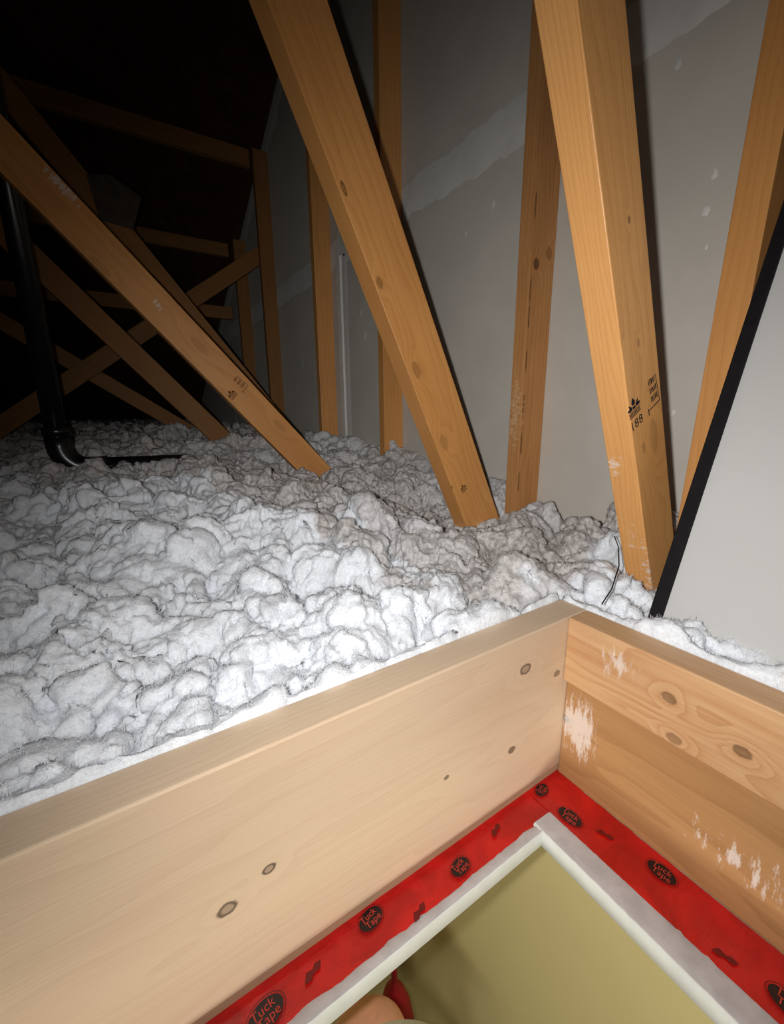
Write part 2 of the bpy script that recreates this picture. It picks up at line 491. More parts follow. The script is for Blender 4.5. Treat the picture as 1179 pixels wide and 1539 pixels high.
def vnoise(x, y, cell, seed):
    u, v = x/cell, y/cell
    iu, iv = np.floor(u).astype(np.int64), np.floor(v).astype(np.int64)
    fu, fv = u-iu, v-iv
    fu = fu*fu*fu*(fu*(fu*6-15)+10); fv = fv*fv*fv*(fv*(fv*6-15)+10)
    def hs(i, j):
        h = (i*374761393) ^ (j*668265263) ^ (seed*2147483)
        h = (h ^ (h >> 13))*1274126177 & 0x7fffffff
        return (h % 65537)/65537.0
    a, b, c, d = hs(iu, iv), hs(iu+1, iv), hs(iu, iv+1), hs(iu+1, iv+1)
    return (a*(1-fu)+b*fu)*(1-fv) + (c*(1-fu)+d*fu)*fv - 0.5
def perlin(x, y, cell, seed):
    ang = seed*1.37
    u = (x*math.cos(ang) - y*math.sin(ang))/cell + 31.7*seed
    v = (x*math.sin(ang) + y*math.cos(ang))/cell + 17.3*seed
    iu, iv = np.floor(u).astype(np.int64), np.floor(v).astype(np.int64)
    fu, fv = u-iu, v-iv
    su = fu*fu*fu*(fu*(fu*6-15)+10); sv = fv*fv*fv*(fv*(fv*6-15)+10)
    def g(i, j, a, b):
        h = (i*374761393) ^ (j*668265263) ^ (seed*2147483)
        h = (h ^ (h >> 13))*1274126177 & 0x7fffffff
        h = (h ^ (h >> 9)) % 4096
        t = h*(2*math.pi/4096)
        return np.cos(t)*a + np.sin(t)*b
    n00, n10, n01, n11 = g(iu, iv, fu, fv), g(iu+1, iv, fu-1, fv), g(iu, iv+1, fu, fv-1), g(iu+1, iv+1, fu-1, fv-1)
    return (n00*(1-su)+n10*su)*(1-sv) + (n01*(1-su)+n11*su)*sv
def billow(x, y, cell, seed, pw=1.0):
    """rounded clumps parted by creases"""
    n = perlin(x, y, cell, seed)
    return np.power(np.sqrt(n*n + 0.002)*1.9, pw)
def bubble(x, y, cell, seed):
    """knobbly, cauliflower-like clumps"""
    f1, f2, idv = worley(x, y, cell, seed)
    f1 = np.clip((f1+0.22)/0.95, 0, 1)
    return np.sqrt(np.clip(1.0 - f1*f1, 0, 1)) * (0.6+0.7*idv)

CTRL = [(-1.6, .045, .234), (-1.2, .045, .234), (-.8, .045, .236), (-.5, .045, .237), (-.38, .045, .237), (-.25, .045, .237), (-.12, .045, .237), (0, .05, .237), (.05, .02, .236),
        (.055, -.05, .245), (.055, -.12, .247), (.055, -.2, .246), (.055, -.3, .242), (.055, -.5, .240), (.1, -.08, .252), (.1, -.2, .250), (.25, -.3, .23), (.5, -.4, .25),
        (-.7, .16, .25), (-.4, .16, .25), (-.15, .16, .252), (.05, .13, .25), (.12, .05, .245), (.3, .10, .25), (.5, .11, .268),
        (.53, .38, .185), (.44, .46, .215), (.33, .34, .235), (.2, .40, .232), (.25, .52, .225), (.53, .63, .285), (.4, .75, .27),
        (.53, 1.15, .34), (.3, 1.0, .30), (.1, 1.12, .285), (.53, 1.68, .37), (-.08, 1.72, .38), (-.61, 1.30, .335), (-.5, 1.33, .34), (-.3, 1.36, .325), (-.61, 1.42, .335), (-.4, 1.42, .33), (-.45, 1.7, .35),
        (-.17, 2.66, .41), (-1.5, 2.5, .40), (-1.0, 1.2, .31), (-1.5, 1.0, .31), (-2.5, 1.5, .33), (-.5, .8, .315), (-.25, .75, .315), (-.05, .55, .30), (.03, .40, .275), (-.2, .45, .29), (-.6, .45, .28), (-1.2, .5, .28),
        (.5, 3.0, .42), (-1, 4, .42), (.3, 5, .42), (-3, 4, .42), (-3, 6, .42), (.3, 7, .42), (-4.5, .5, .28), (-4.5, 6.5, .42), (-1.6, -.6, .22), (-4.5, -2, .22), (.4, -2, .25), (-1, -2, .22)]
DUSTPX = [(-200, 690), (120, 760), (280, 735), (360, 765), (450, 752), (530, 795), (600, 830), (660, 872), (720, 862), (760, 850), (830, 832), (930, 800), (1000, 770)]
def build_insulation():
    def axis(a, fine0, fine1, b, h, g):
        mid = np.arange(fine0, fine1, h)
        lo, s, x = [], h, fine0
        while x > a:
            s *= g; x -= s; lo.append(max(x, a))
        hi, s, x = [], h, mid[-1]
        while x < b:
            s *= g; x += s; hi.append(min(x, b))
        return np.array(lo[::-1] + list(mid) + hi)
    xs = axis(-4.8, 0.0385-0.0025*304, WALL_X-0.001, WALL_X-0.001, 0.0025, 1.02)
    ys = axis(-2.0, 0.0385-0.0025*132, 1.30, 7.2, 0.0025, 1.013)
    X, Y = np.meshgrid(xs, ys, indexing='ij')
    # smooth base surface through the control points
    num = np.zeros(X.shape); den = np.zeros(X.shape)
    for (cx, cy, cz) in CTRL:
        d2 = (X-cx)**2 + (Y-cy)**2
        w = 1.0/(d2 + 0.0012)**1.6
        num += w*cz; den += w
    Z = num/den
    # clumps of several sizes, on warped coordinates so that no two look alike
    wx = X + 0.034*perlin(X, Y, 0.11, 3) + 0.016*perlin(X, Y, 0.045, 5) + 0.007*perlin(X, Y, 0.018, 15)
    wy = Y + 0.034*perlin(X, Y, 0.11, 4) + 0.016*perlin(X, Y, 0.045, 6) + 0.007*perlin(X, Y, 0.018, 16)
    # distance from the hatch boards: the clumps flatten against them
    dy = np.where(X < 0.04, Y-0.038, 9.0)
    dx = np.where(Y < 0.04, X-0.038, 9.0)
    edge = np.clip(np.minimum(np.abs(dy), np.abs(dx))/0.022, 0.45, 1)
    walld = np.clip((WALL_X - X)/0.05, 0.2, 1)
    k = edge*walld
    far = np.clip((np.hypot(X+0.43, Y+0.28)-1.2)/2.0, 0, 1)
    Z = Z + k*(0.055*(billow(wx, wy, 0.17, 41)-0.50) + 0.045*(billow(wx, wy, 0.095, 42)-0.50))
    # the fill is piled up against the outside of the boards
    ed = np.minimum(np.abs(dy), np.abs(dx))
    Z = Z + 0.009*np.exp(-(np.maximum(ed-0.012, 0)/0.05)**2)*np.clip(ed/0.012, 0, 1)
    # push the smaller clumps out along the normals
    def disp(PX, PY, PZ, amp):
        e = [np.gradient(q, axis=0) for q in (PX, PY, PZ)]; f = [np.gradient(q, axis=1) for q in (PX, PY, PZ)]
        nx_ = e[1]*f[2]-e[2]*f[1]; ny_ = e[2]*f[0]-e[0]*f[2]; nz_ = e[0]*f[1]-e[1]*f[0]
        l = np.sqrt(nx_**2+ny_**2+nz_**2)+1e-12
        return PX+nx_/l*amp, PY+ny_/l*amp, PZ+nz_/l*amp
    PX, PY, PZ = disp(X, Y, Z, k*(0.018*(billow(wx, wy, 0.055, 43)-0.5) + 0.014*(bubble(wx, wy, 0.060, 51)-0.6)))
    PX, PY, PZ = disp(PX, PY, PZ, k*(0.007*(billow(wx, wy, 0.028, 44)-0.5) + 0.009*(bubble(wx, wy, 0.028, 52)-0.6)))
    rough = 0.6 + 0.8*np.clip(perlin(X, Y, 0.12, 71)+0.4, 0, 1)
    PX, PY, PZ = disp(PX, PY, PZ, k*rough*(1-far*0.5)*(0.0065*(bubble(wx, wy, 0.0135, 53)-0.6) + 0.0070*perlin(wx, wy, 0.012, 46) + 0.0045*perlin(X, Y, 0.0062, 47)))
    # keep clear of the boards and the wall
    lift = np.clip(1.1 - ed/0.020, 0, 1)
    low = 0.2325 + 0.009*bubble(wx, wy, 0.034, 61) + 0.005*perlin(wx, wy, 0.016, 62) - PZ
    PZ = np.where(low > 0, PZ + low*lift, PZ)
    inside = (X < 0.0385) & (Y < 0.0385)
    PX = np.minimum(PX, WALL_X-0.0005)
    PY = np.where((X < 0.0385) & ~inside, np.maximum(PY, 0.0385), PY)
    PX = np.where((Y < 0.0385) & ~inside & (X > 0), np.maximum(PX, 0.0385), PX)
    tuck = (np.abs(Y-0.0385) < 1e-5) & (X < 0.0386)
    PY = np.where(tuck, 0.0382, PY); PZ = np.where(tuck, 0.229, PZ)
    tuck = (np.abs(X-0.0385) < 1e-5) & (Y < 0.0386)
    PX = np.where(tuck, 0.0382, PX); PZ = np.where(tuck, 0.229, PZ)
    # dust: the older, greyer fill beyond the fresh heap
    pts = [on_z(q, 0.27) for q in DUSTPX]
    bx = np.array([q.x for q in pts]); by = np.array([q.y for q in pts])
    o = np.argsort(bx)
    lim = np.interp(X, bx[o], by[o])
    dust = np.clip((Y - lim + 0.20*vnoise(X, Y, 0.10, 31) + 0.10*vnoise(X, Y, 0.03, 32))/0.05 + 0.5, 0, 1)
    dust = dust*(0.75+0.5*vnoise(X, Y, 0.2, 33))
    nx, ny = X.shape
    co = np.stack([PX, PY, PZ], -1).reshape(-1, 3).astype(np.float32)
    idx = np.arange(nx*ny).reshape(nx, ny)
    q = np.stack([idx[:-1, :-1], idx[1:, :-1], idx[1:, 1:], idx[:-1, 1:]], -1).reshape(-1, 4)
    xm = (X[:-1, :-1]+X[1:, 1:]).ravel()/2; ym = (Y[:-1, :-1]+Y[1:, 1:]).ravel()/2
    hole = (xm < 0.038) & (ym < 0.038) & (xm > HX0-0.04) & (ym > HY0-0.04)
    q = q[~hole]
    used = np.unique(q)
    rem = np.full(nx*ny, -1); rem[used] = np.arange(len(used))
    q = rem[q]; co = co[used]; dust = dust.reshape(-1)[used].astype(np.float32)
    me = bpy.data.meshes.new('insulation')
    me.vertices.add(len(co)); me.vertices.foreach_set('co', co.ravel())
    me.loops.add(q.size); me.loops.foreach_set('vertex_index', q.ravel().astype(np.int32))
    me.polygons.add(len(q)); me.polygons.foreach_set('loop_start', np.arange(0, q.size, 4, dtype=np.int32))
    me.polygons.foreach_set('loop_total', np.full(len(q), 4, dtype=np.int32))
    me.polygons.foreach_set('use_smooth', np.ones(len(q), dtype=bool))
    me.update(calc_edges=True)
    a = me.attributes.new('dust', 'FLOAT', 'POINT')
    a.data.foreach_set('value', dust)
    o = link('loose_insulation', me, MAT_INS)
    tag(o, 'fluffy white loose-fill insulation heaped over the attic floor', 'insulation', kind='stuff')
    # loose glass fibres standing off the clumps
    rg = np.random.default_rng(99)
    cen = co[q].mean(1)
    sel = np.where((cen[:, 0] > -1.0) & (cen[:, 1] < 2.2) & (cen[:, 1] > -0.45))[0]
    e1 = co[q[sel, 2]]-co[q[sel, 0]]; e2 = co[q[sel, 3]]-co[q[sel, 1]]
    nr = np.cross(e1, e2); ar = np.linalg.norm(nr, axis=1)+1e-12; nr = nr/ar[:, None]
    dist = np.hypot(cen[sel, 0]+0.43, cen[sel, 1]+0.28)
    pr_ = ar/(0.35+dist**2); pr_ /= pr_.sum()
    N = 260000
    pick = rg.choice(len(sel), N, p=pr_)
    b0 = cen[sel[pick]] + rg.normal(0, 0.0008, (N, 3)); nn = nr[pick]
    t = rg.normal(0, 1, (N, 3)); t -= nn*(t*nn).sum(1)[:, None]; t /= np.linalg.norm(t, axis=1)[:, None]+1e-9
    til = rg.uniform(0.05, 0.75, N)[:, None]
    dr = t*(1-til) + nn*til; dr /= np.linalg.norm(dr, axis=1)[:, None]
    L = rg.uniform(0.003, 0.009, N)[:, None]; wv = np.cross(dr, rg.normal(0, 1, (N, 3))); wv /= np.linalg.norm(wv, axis=1)[:, None]+1e-9
    wv *= rg.uniform(0.0002, 0.0005, N)[:, None]
    fv = np.stack([b0-nn*0.001-wv, b0-nn*0.001+wv, b0+dr*L], 1)
    fv[:, :, 0] = np.minimum(fv[:, :, 0], WALL_X-0.0003)
    bad = ((fv[:, :, 0] < 0.039) & (fv[:, :, 1] < 0.039)).any(1)
    fv = fv[~bad].reshape(-1, 3).astype(np.float32)
    M_ = len(fv)//3
    fm = bpy.data.meshes.new('loose_fibres')
    fm.vertices.add(len(fv)); fm.vertices.foreach_set('co', fv.ravel())
    fm.loops.add(M_*3); fm.loops.foreach_set('vertex_index', np.arange(M_*3, dtype=np.int32))
    fm.polygons.add(M_); fm.polygons.foreach_set('loop_start', np.arange(0, M_*3, 3, dtype=np.int32))
    fm.polygons.foreach_set('loop_total', np.full(M_, 3, dtype=np.int32))
    fm.update(calc_edges=True)
    fa = fm.attributes.new('dust', 'FLOAT', 'POINT')
    dq = dust[q[sel[pick[~bad]], 0]]
    fa.data.foreach_set('value', np.repeat(dq, 3).astype(np.float32))
    tag(link('loose_fibres', fm, MAT_FIBRE, o), kind='stuff')
build_insulation()

# ------------------------------------------------------------------ hatch frame
frame_l = box('hatch_board', HX0, T, 0.0, T, 0.0115, HB, MAT_LEFT, None, 0.0018)
tag(frame_l, 'long pale spruce hatch board with dark round knots beside the insulation', 'board')
MAT_STRIP = wood('weathered_strip', srgb(186, 158, 126), srgb(150, 118, 86), contrast=0.5, ring=14, rough=0.7)
box('bottom_strip', HX0, T, 0.0015, T, 0.0, 0.011, MAT_STRIP, frame_l, 0.001)

def yboard(name, x0, x1, z0, z1, mat, L=0.56, bevel=0.0018):
    """board along -y, inner face towards -x: local x -> world -y, local y -> world x, local z -> z"""
    bm = box_bm(0, L, 0, x1-x0, 0, z1-z0, bevel)
    for v in bm.verts: v.co = Vector((v.co.x, -v.co.y, v.co.z))       # mirrored so the frame stays right-handed
    bmesh.ops.reverse_faces(bm, faces=list(bm.faces))
    M = Matrix(((0, -1, 0, x0), (-1, 0, 0, -0.0004), (0, 0, 1, z0), (0, 0, 0, 1)))
    return link(name, mesh_from_bm(bm, name), mat, None, M)
ub = yboard('hatch_board', 0.0, T, 0.1475, HB, MAT_UPPER)
tag(ub, 'short honey pine hatch board with knots stacked on a browner board', 'board')
lb = yboard('hatch_board', 0.009, 0.009+T, 0.0, 0.146, MAT_LOWER)
tag(lb, 'short brown hatch board smeared with white compound above the red tape', 'board')
fb = box('hatch_board', HX0-T, HX0, HY0, T, 0.0, HB, MAT_LEFT, None, 0.0018)
tag(fb, 'hatch frame board facing the pine boards across the opening', 'board')
nb = box('hatch_board', HX0-T, T+0.01, HY0-T, HY0, 0.0, HB, MAT_LEFT, None, 0.0018)
tag(nb, 'hatch frame board facing the long knotted board across the opening', 'board')

# ------------------------------------------------------------------ red tape on the ledge
def grid_strip(name, u0, u1, v0, v1, place, mat, parent=None, nu=60, nv=4, amp=0.0008, seed=0, thick=0.0006):
    """thin wrinkled strip; place(u, v, h) -> world point"""
    rg = np.random.default_rng(seed)
    hh = rg.normal(0, 1, (nu+1, nv+1))
    kk = np.array([.2, .6, .2])
    for _ in range(2): hh = np.apply_along_axis(lambda a: np.convolve(a, kk, 'same'), 0, hh)
    bm = bmesh.new()
    V = [[bm.verts.new(place(u0+(u1-u0)*i/nu, v0+(v1-v0)*j/nv, thick + abs(hh[i, j])*amp)) for j in range(nv+1)] for i in range(nu+1)]
    for i in range(nu):
        for j in range(nv): bm.faces.new((V[i][j], V[i+1][j], V[i+1][j+1], V[i][j+1]))
    bmesh.ops.recalc_face_normals(bm, faces=list(bm.faces))
    if sum(f.normal.z for f in bm.faces) < 0: bmesh.ops.reverse_faces(bm, faces=list(bm.faces))
    return link(name, mesh_from_bm(bm, name, True), mat, parent)
RT_W, LT_W = 0.048, 0.034       # widths of the tape that show
tape_l = grid_strip('sheathing_tape', HX0, 0.012, 0.0025, -LT_W-0.004, lambda u, v, h: (u, v-0.0004, h), MAT_TAPE, None, 140, 5, 0.0007, 5)
tag(tape_l, 'red sheathing tape strip along the foot of the long pale board', 'tape')
tape_r = grid_strip('sheathing_tape', 0.0, HY0, 0.008, -RT_W-0.004, lambda u, v, h: (v, u-0.0006, h+0.0009), MAT_TAPE, None, 100, 5, 0.0007, 6)
tag(tape_r, 'red sheathing tape strip along the foot of the brown short board', 'tape')

def text_mesh(txt, size, name):
    cu = bpy.data.curves.new(name, 'FONT')
    cu.body = txt; cu.size = size; cu.align_x = 'CENTER'; cu.align_y = 'CENTER'
    cu.resolution_u = 2
    ob = bpy.data.objects.new(name, cu)
    COL.objects.link(ob)
    dg = bpy.context.evaluated_depsgraph_get()
    me = bpy.data.meshes.new_from_object(ob.evaluated_get(dg))
    bpy.data.objects.remove(ob, do_unlink=True)
    me.materials.clear()
    me.name = name
    return me
def flat_poly(pts, name, z=0.0):
    bm = bmesh.new()
    bm.faces.new([bm.verts.new((x, y, z)) for x, y in pts])
    bmesh.ops.triangulate(bm, faces=list(bm.faces))
    bm.normal_update()
    if sum(f.normal.z for f in bm.faces) < 0: bmesh.ops.reverse_faces(bm, faces=list(bm.faces))
    return mesh_from_bm(bm, name)
def ring_mesh(a, b, w, name, n=40):
    bm = bmesh.new()
    o = [bm.verts.new((a*math.cos(t), b*math.sin(t), 0)) for t in np.linspace(0, 2*math.pi, n, endpoint=False)]
    i = [bm.verts.new(((a-w)*math.cos(t), (b-w)*math.sin(t), 0)) for t in np.linspace(0, 2*math.pi, n, endpoint=False)]
    for k in range(n): bm.faces.new((o[k], o[(k+1) % n], i[(k+1) % n], i[k]))
    return mesh_from_bm(bm, name)
ME_OVAL = flat_poly([(0.0150*math.cos(t), 0.0098*math.sin(t)) for t in np.linspace(0, 2*math.pi, 40, endpoint=False)], 'logo_oval'); ME_OVAL.materials.append(MAT_LOGO)
ME_RING = ring_mesh(0.0172, 0.0118, 0.0008, 'logo_ring'); ME_RING.materials.append(MAT_DARKRED)
ME_T1 = text_mesh('Tuck', 0.0098, 'logo_word'); ME_T1.materials.append(MAT_REDTEXT)
ME_T2 = text_mesh('Tape', 0.0098, 'logo_word'); ME_T2.materials.append(MAT_REDTEXT)
def logo(parent, x, y, rot, s=1.0):
    base = Matrix.Translation((x, y, 0.0036)) @ Matrix.Rotation(rot, 4, 'Z') @ Matrix.Scale(s, 4)
    o = link('tape_logo', ME_OVAL, None, parent, base)
    for me, dx, dy in ((ME_T1, -0.001, 0.0036), (ME_T2, 0.001, -0.0038)):
        t = bpy.data.objects.new('logo_word', me); COL.objects.link(t)
        t.parent = o; t.matrix_parent_inverse = base.inverted()
        t.matrix_basis = base @ Matrix.Translation((dx, dy, 0.0004))
    t = bpy.data.objects.new('logo_ring', ME_RING); COL.objects.link(t)
    t.parent = o; t.matrix_parent_inverse = base.inverted(); t.matrix_basis = base
for q, s in (((813, 1186), 0.72), ((692, 1303), .82), ((556, 1378), .86), ((400, 1525), 1.0)):
    c = on_z(q, 0.003)
    logo(tape_l, c.x, min(c.y, -0.0125*s), math.pi*0.06, s)
for q, s in (((857, 1228), .95), ((995, 1311), .92), ((1190, 1512), 1)):
    c = on_z(q, 0.003)
    logo(tape_r, min(c.x, -0.0115), c.y, -math.pi/2+0.06, s)
ME_MARK = flat_poly([(-.010, -.0035), (-.004, -.0045), (0, -.002), (.006, -.003), (.010, .002), (.004, .0035), (.001, .0012), (-.005, .003)], 'side_mark'); ME_MARK.materials.append(MAT_DARKRED)
for par, q, rot in ((tape_l, (745, 1247), .2), (tape_l, (630, 1370), .2), (tape_l, (470, 1460), .2), (tape_r, (910, 1254), -1.4), (tape_r, (1090, 1437), -1.4)):
    c = on_z(q, 0.003)
    link('printed_mark', ME_MARK, None, par, Matrix.Translation((c.x, c.y, 0.0034)) @ Matrix.Rotation(rot, 4, 'Z'))

# ------------------------------------------------------------------ drywall edge trim of the hatch opening
def edge_trim(name, along, u0, u1, v_out, v_in, seed, label):
    rg = np.random.default_rng(seed)
    n = 120
    # section from the tape edge to the opening: feather, mound, bead nose, reveal down
    sec = [(v_out, 0.0008), (v_out*0.72+v_in*0.28, 0.0030), (v_out*0.35+v_in*0.65, 0.0034), (v_in*0.94+v_out*0.06, 0.0040), (v_in, 0.0030), (v_in, -0.0165), (v_in*0.95+v_out*0.05, -0.0175)]
    bm = bmesh.new()
    rows = []
    w0 = np.convolve(rg.normal(0, 1, n+1), np.ones(3)/3, 'same')
    for i in range(n+1):
        u = u0 + (u1-u0)*i/n
        row = []
        for k, (v, z) in enumerate(sec):
            jit = (w0[i]*0.0013 if k == 0 else 0.0)
            if 0 < k < 4: z += rg.normal(0, 0.00025)
            row.append(bm.verts.new((u, v+jit, z) if along == 'x' else (v+jit, u, z)))
        rows.append(row)
    for a, b in zip(rows[:-1], rows[1:]):
        for k in range(len(sec)-1):
            f = bm.faces.new((a[k], b[k], b[k+1], a[k+1]))
            f.material_index = 1 if k >= 3 else 0
            f.smooth = True
    bmesh.ops.recalc_face_normals(bm, faces=list(bm.faces))
    if sum(f.normal.z*f.calc_area() for f in bm.faces) < 0: bmesh.ops.reverse_faces(bm, faces=list(bm.faces))
    o = link(name, mesh_from_bm(bm, name), MAT_BEAD)
    o.data.materials.append(MAT_REVEAL)
    tag(o, label, 'trim', kind='structure')
    return o
edge_trim('trim_1', 'x', HX0+0.03, LX+0.001, -LT_W, LY, 41, 'grey compound-coated drywall edge beside the long red tape strip')
edge_trim('trim_2', 'y', -RT_W*0.0-0.0335, HY0+0.03, -RT_W, LX, 42, 'white drywall edge bead along the short red tape strip')

# ------------------------------------------------------------------ trusses
def prism(name, a, b, w, t, wdir, mat, parent, bevel=0.0012):
    """timber from a to b (front lower arris line), width w along wdir (in the truss plane), thickness t along +y"""
    a, b, wdir = Vector(a), Vector(b), Vector(wdir)
    d = (b-a); L = d.length; d.normalize()
    wd = (wdir - d*wdir.dot(d)).normalized()
    bm = box_bm(0, L, 0, t, 0, w, bevel)
    ydir = Vector((0, 1, 0))
    if d.cross(ydir).dot(wd) < 0:      # keep the local frame right-handed
        for v in bm.verts: v.co.z = v.co.z - w
        wd = -wd
    M = Matrix(((d.x, ydir.x, wd.x, a.x), (d.y, ydir.y, wd.y, a.y), (d.z, ydir.z, wd.z, a.z), (0, 0, 0, 1)))
    return link(name, mesh_from_bm(bm, name), mat, parent, M)

def web_px(parent, Y, arris, other, mat, zlow=0.03, zhigh=None, t=T, wide=None, name='web'):
    """web in plane Y: arris = two pixels on its camera-side narrow arris, other = one pixel on the far wide edge"""
    p, q = on_y(arris[0], Y), on_y(arris[1], Y)
    if p.z > q.z: p, q = q, p
    d = (q-p).normalized()
    r = on_y(other, Y) - p
    perp = r - d*r.dot(d)
    w = wide or perp.length
    lo = p + d*((zlow-p.z)/d.z)
    hi = q if zhigh is None else p + d*((zhigh-p.z)/d.z)
    o = prism(name, lo, hi, w, t, perp, mat, parent)
    return o, w, lo, d, perp.normalized()

def knots_on(info, Y, marks):
    """pixels of knots on the wide face of a web -> local coordinates of that web"""
    o, w, lo, d, perp = info
    out = []
    for (q, r, dk, el) in marks:
        v = o.matrix_basis.inverted() @ on_y(q, Y)
        out.append((v.x, 0.0, v.z, r, dk, el))
    return out

def truss(loc, label):
    return tag(empty('roof_truss', loc), label, 'truss', 'roof trusses')

INFO = {}
# truss nearest the hatch
tc = truss((0.2, 0.0, 0.0), 'roof truss with pale stamped web rising beside the leaning white panel')
INFO['C'] = web_px(tc, 0.0, ((957, 700), (868, 0)), (1004, 700), MAT_WEB_C, 0.03, 1.35)
p1, p2 = on_y((1035, 730), 0.038), on_y((1165, 0), 0.038)
prism('stud', (p1.x - (p2.x-p1.x)/(p2.z-p1.z)*(p1.z-0.03), 0.0, 0.03), (p2.x + (p2.x-p1.x)/(p2.z-p1.z)*(1.6-p2.z), 0.0, 1.6), 0.089, 0.045, (1, 0, 0), MAT_WEB, tc)
# second
TB = 0.42
tb = truss((0.3, TB, 0.0), 'roof truss with glossy amber web and streaky upright stud behind it')
INFO['B'] = web_px(tb, TB, ((682, 740), (402, 0)), (625, 400), MAT_WEB, 0.03, 1.9, t=0.046)
def stud(parent, Y, top, mat=MAT_WEB, x=0.4405):
    return prism('stud', (x, Y, 0.03), (x, Y, top), 0.0885, T, (1, 0, 0), mat, parent)
MAT_STREAK = wood('streaky_stud', srgb(196, 142, 88), srgb(150, 92, 48), contrast=0.75, ring=16, rough=0.6, spec=0.2,
    knots=[(0.80, 0.0, -0.022, 0.010, 0.75), (0.83, 0.0, -0.066, 0.012, 0.4)] + [(x, 0.0, -0.007, 0.0024, 0.95, 9.0) for x in (0.92, 0.74, 0.68, 0.58, 0.47, 0.37, 0.27)], patches=[((0.45, 0.02, -0.004), (0.16, 0.03, 0.02), 0.34)], patch_col=srgb(214, 180, 140))
stud(tb, 0.47, roof_z(0.47)-0.02, MAT_STREAK)
# third
TA = 1.10
ta = truss((0.2, TA, 0.0), 'roof truss with long stamped web slanting down to the grey insulation')
INFO['A'] = web_px(ta, TA, ((456, 715), (0, 258)), (240, 350-12), MAT_WEB, 0.03, 1.55, wide=0.092)
stud(ta, 1.15, roof_z(1.15)-0.02)
# fourth
TD = 1.77
td = truss((0.2, TD, 0.0), 'dim roof truss with two slanting webs and a gusset behind the long stamped web')
web_px(td, TD, ((320, 665), (45, 410)), (345, 650), MAT_WEB_DIM, 0.03, 1.25, wide=0.085)
web_px(td, TD, ((30, 190), (240, 440)), (270, 440), MAT_WEB_DIM, 0.25, 1.75, wide=0.08)
stud(td, 1.77, roof_z(1.77)-0.02)
g = [on_y(q, TD-0.004) for q in ((130, 262), (165, 262), (213, 297), (200, 345), (150, 330))]
bm = bmesh.new()
fr = [bm.verts.new(v) for v in g]; bk = [bm.verts.new(v+Vector((0, 0.003, 0))) for v in g]
bm.faces.new(fr); bm.faces.new(list(reversed(bk)))
for k in range(5): bm.faces.new((fr[k], bk[k], bk[(k+1) % 5], fr[(k+1) % 5]))
bmesh.ops.recalc_face_normals(bm, faces=list(bm.faces))
link('gusset_plate', mesh_from_bm(bm, 'gusset_plate'), MAT_PLATE, td)
# fifth, with a level top chord
TE = 2.66
te = truss((0.0, TE, 0.0), 'far roof truss with crossing webs under a level top chord')
web_px(te, TE, ((0, 660), (340, 432)), (200, 500), MAT_WEB_DIM, 0.2, 1.75, wide=0.089)
web_px(te, TE+0.04, ((270, 650), (130, 570)), (150, 560), MAT_WEB_DIM, 0.2, 1.0, wide=0.08)
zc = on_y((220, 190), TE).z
prism('top_chord', (-4.0, TE, zc-0.045), (0.43, TE, zc-0.045), 0.089, T, (0, 0, 1), MAT_WEB_DIM, te)
stud(te, 2.62, zc+0.04, MAT_WEB_DIM)
# sixth
TF = 3.40
tf = truss((0.0, TF, 0.0), 'farthest roof truss with a low level chord below the dark roof')
zc = on_y((300, 368), TF).z
prism('top_chord', (-4.0, TF, zc-0.045), (0.43, TF, zc-0.045), 0.089, T, (0, 0, 1), MAT_WEB_DIM, tf)
stud(tf, 3.27, zc+0.04, MAT_WEB_DIM)
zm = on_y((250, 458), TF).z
prism('tie', (-4.0, TF+0.04, zm-0.045), (0.43, TF+0.04, zm-0.045), 0.089, T, (0, 0, 1), MAT_WEB_DIM, tf)

INFO['B'][0].data.materials[0] = wood('amber_web_knotty', srgb(210, 150, 86), srgb(160, 98, 44), contrast=0.6, ring=20, rough=0.36, spec=0.6,
    knots=knots_on(INFO['B'], TB, [((571, 425), .007, .45, 1.2), ((549, 437), .006, .8, 1.2), ((517, 283), .004, .85, 2.2), ((626, 556), .009, .35, 1.5), ((668, 665), .010, .25, 1.5), ((679, 733), .0028, .9, 1.5)]))
INFO['C'][0].data.materials[0] = wood('pale_web', srgb(220, 162, 98), srgb(178, 118, 62), contrast=0.65, ring=26, rough=0.38, spec=0.5,
    knots=knots_on(INFO['C'], 0.0, [((983, 655), .010, .22, 2.0), ((968, 673), .004, .35, 1.5), ((946, 330), .003, .6, 1.0), ((960, 515), .003, .4, 1.5)]),
    patches=[((0.30, 0.02, 0.0), (0.08, 0.03, 0.03), 0.48), ((0.42, 0.03, 0.0), (0.03, 0.03, 0.03), 0.42), ((0.24, 0.0, 0.0), (0.12, 0.03, 0.012), 0.42)])
INFO['A'][0].data.materials[0] = wood('long_web', srgb(206, 146, 84), srgb(156, 96, 46), contrast=0.6, ring=10, rough=0.45, spec=0.4,
    knots=knots_on(INFO['A'], TA, [((300, 520), .012, .2, 2.0), ((150, 400), .012, .2, 2.0), ((420, 640), .01, .2, 2.0)]),
    patches=[((0.95, 0.0, -0.05), (0.06, 0.02, 0.03), 0.42), ((1.25, 0.0, -0.08), (0.07, 0.02, 0.02), 0.35)])
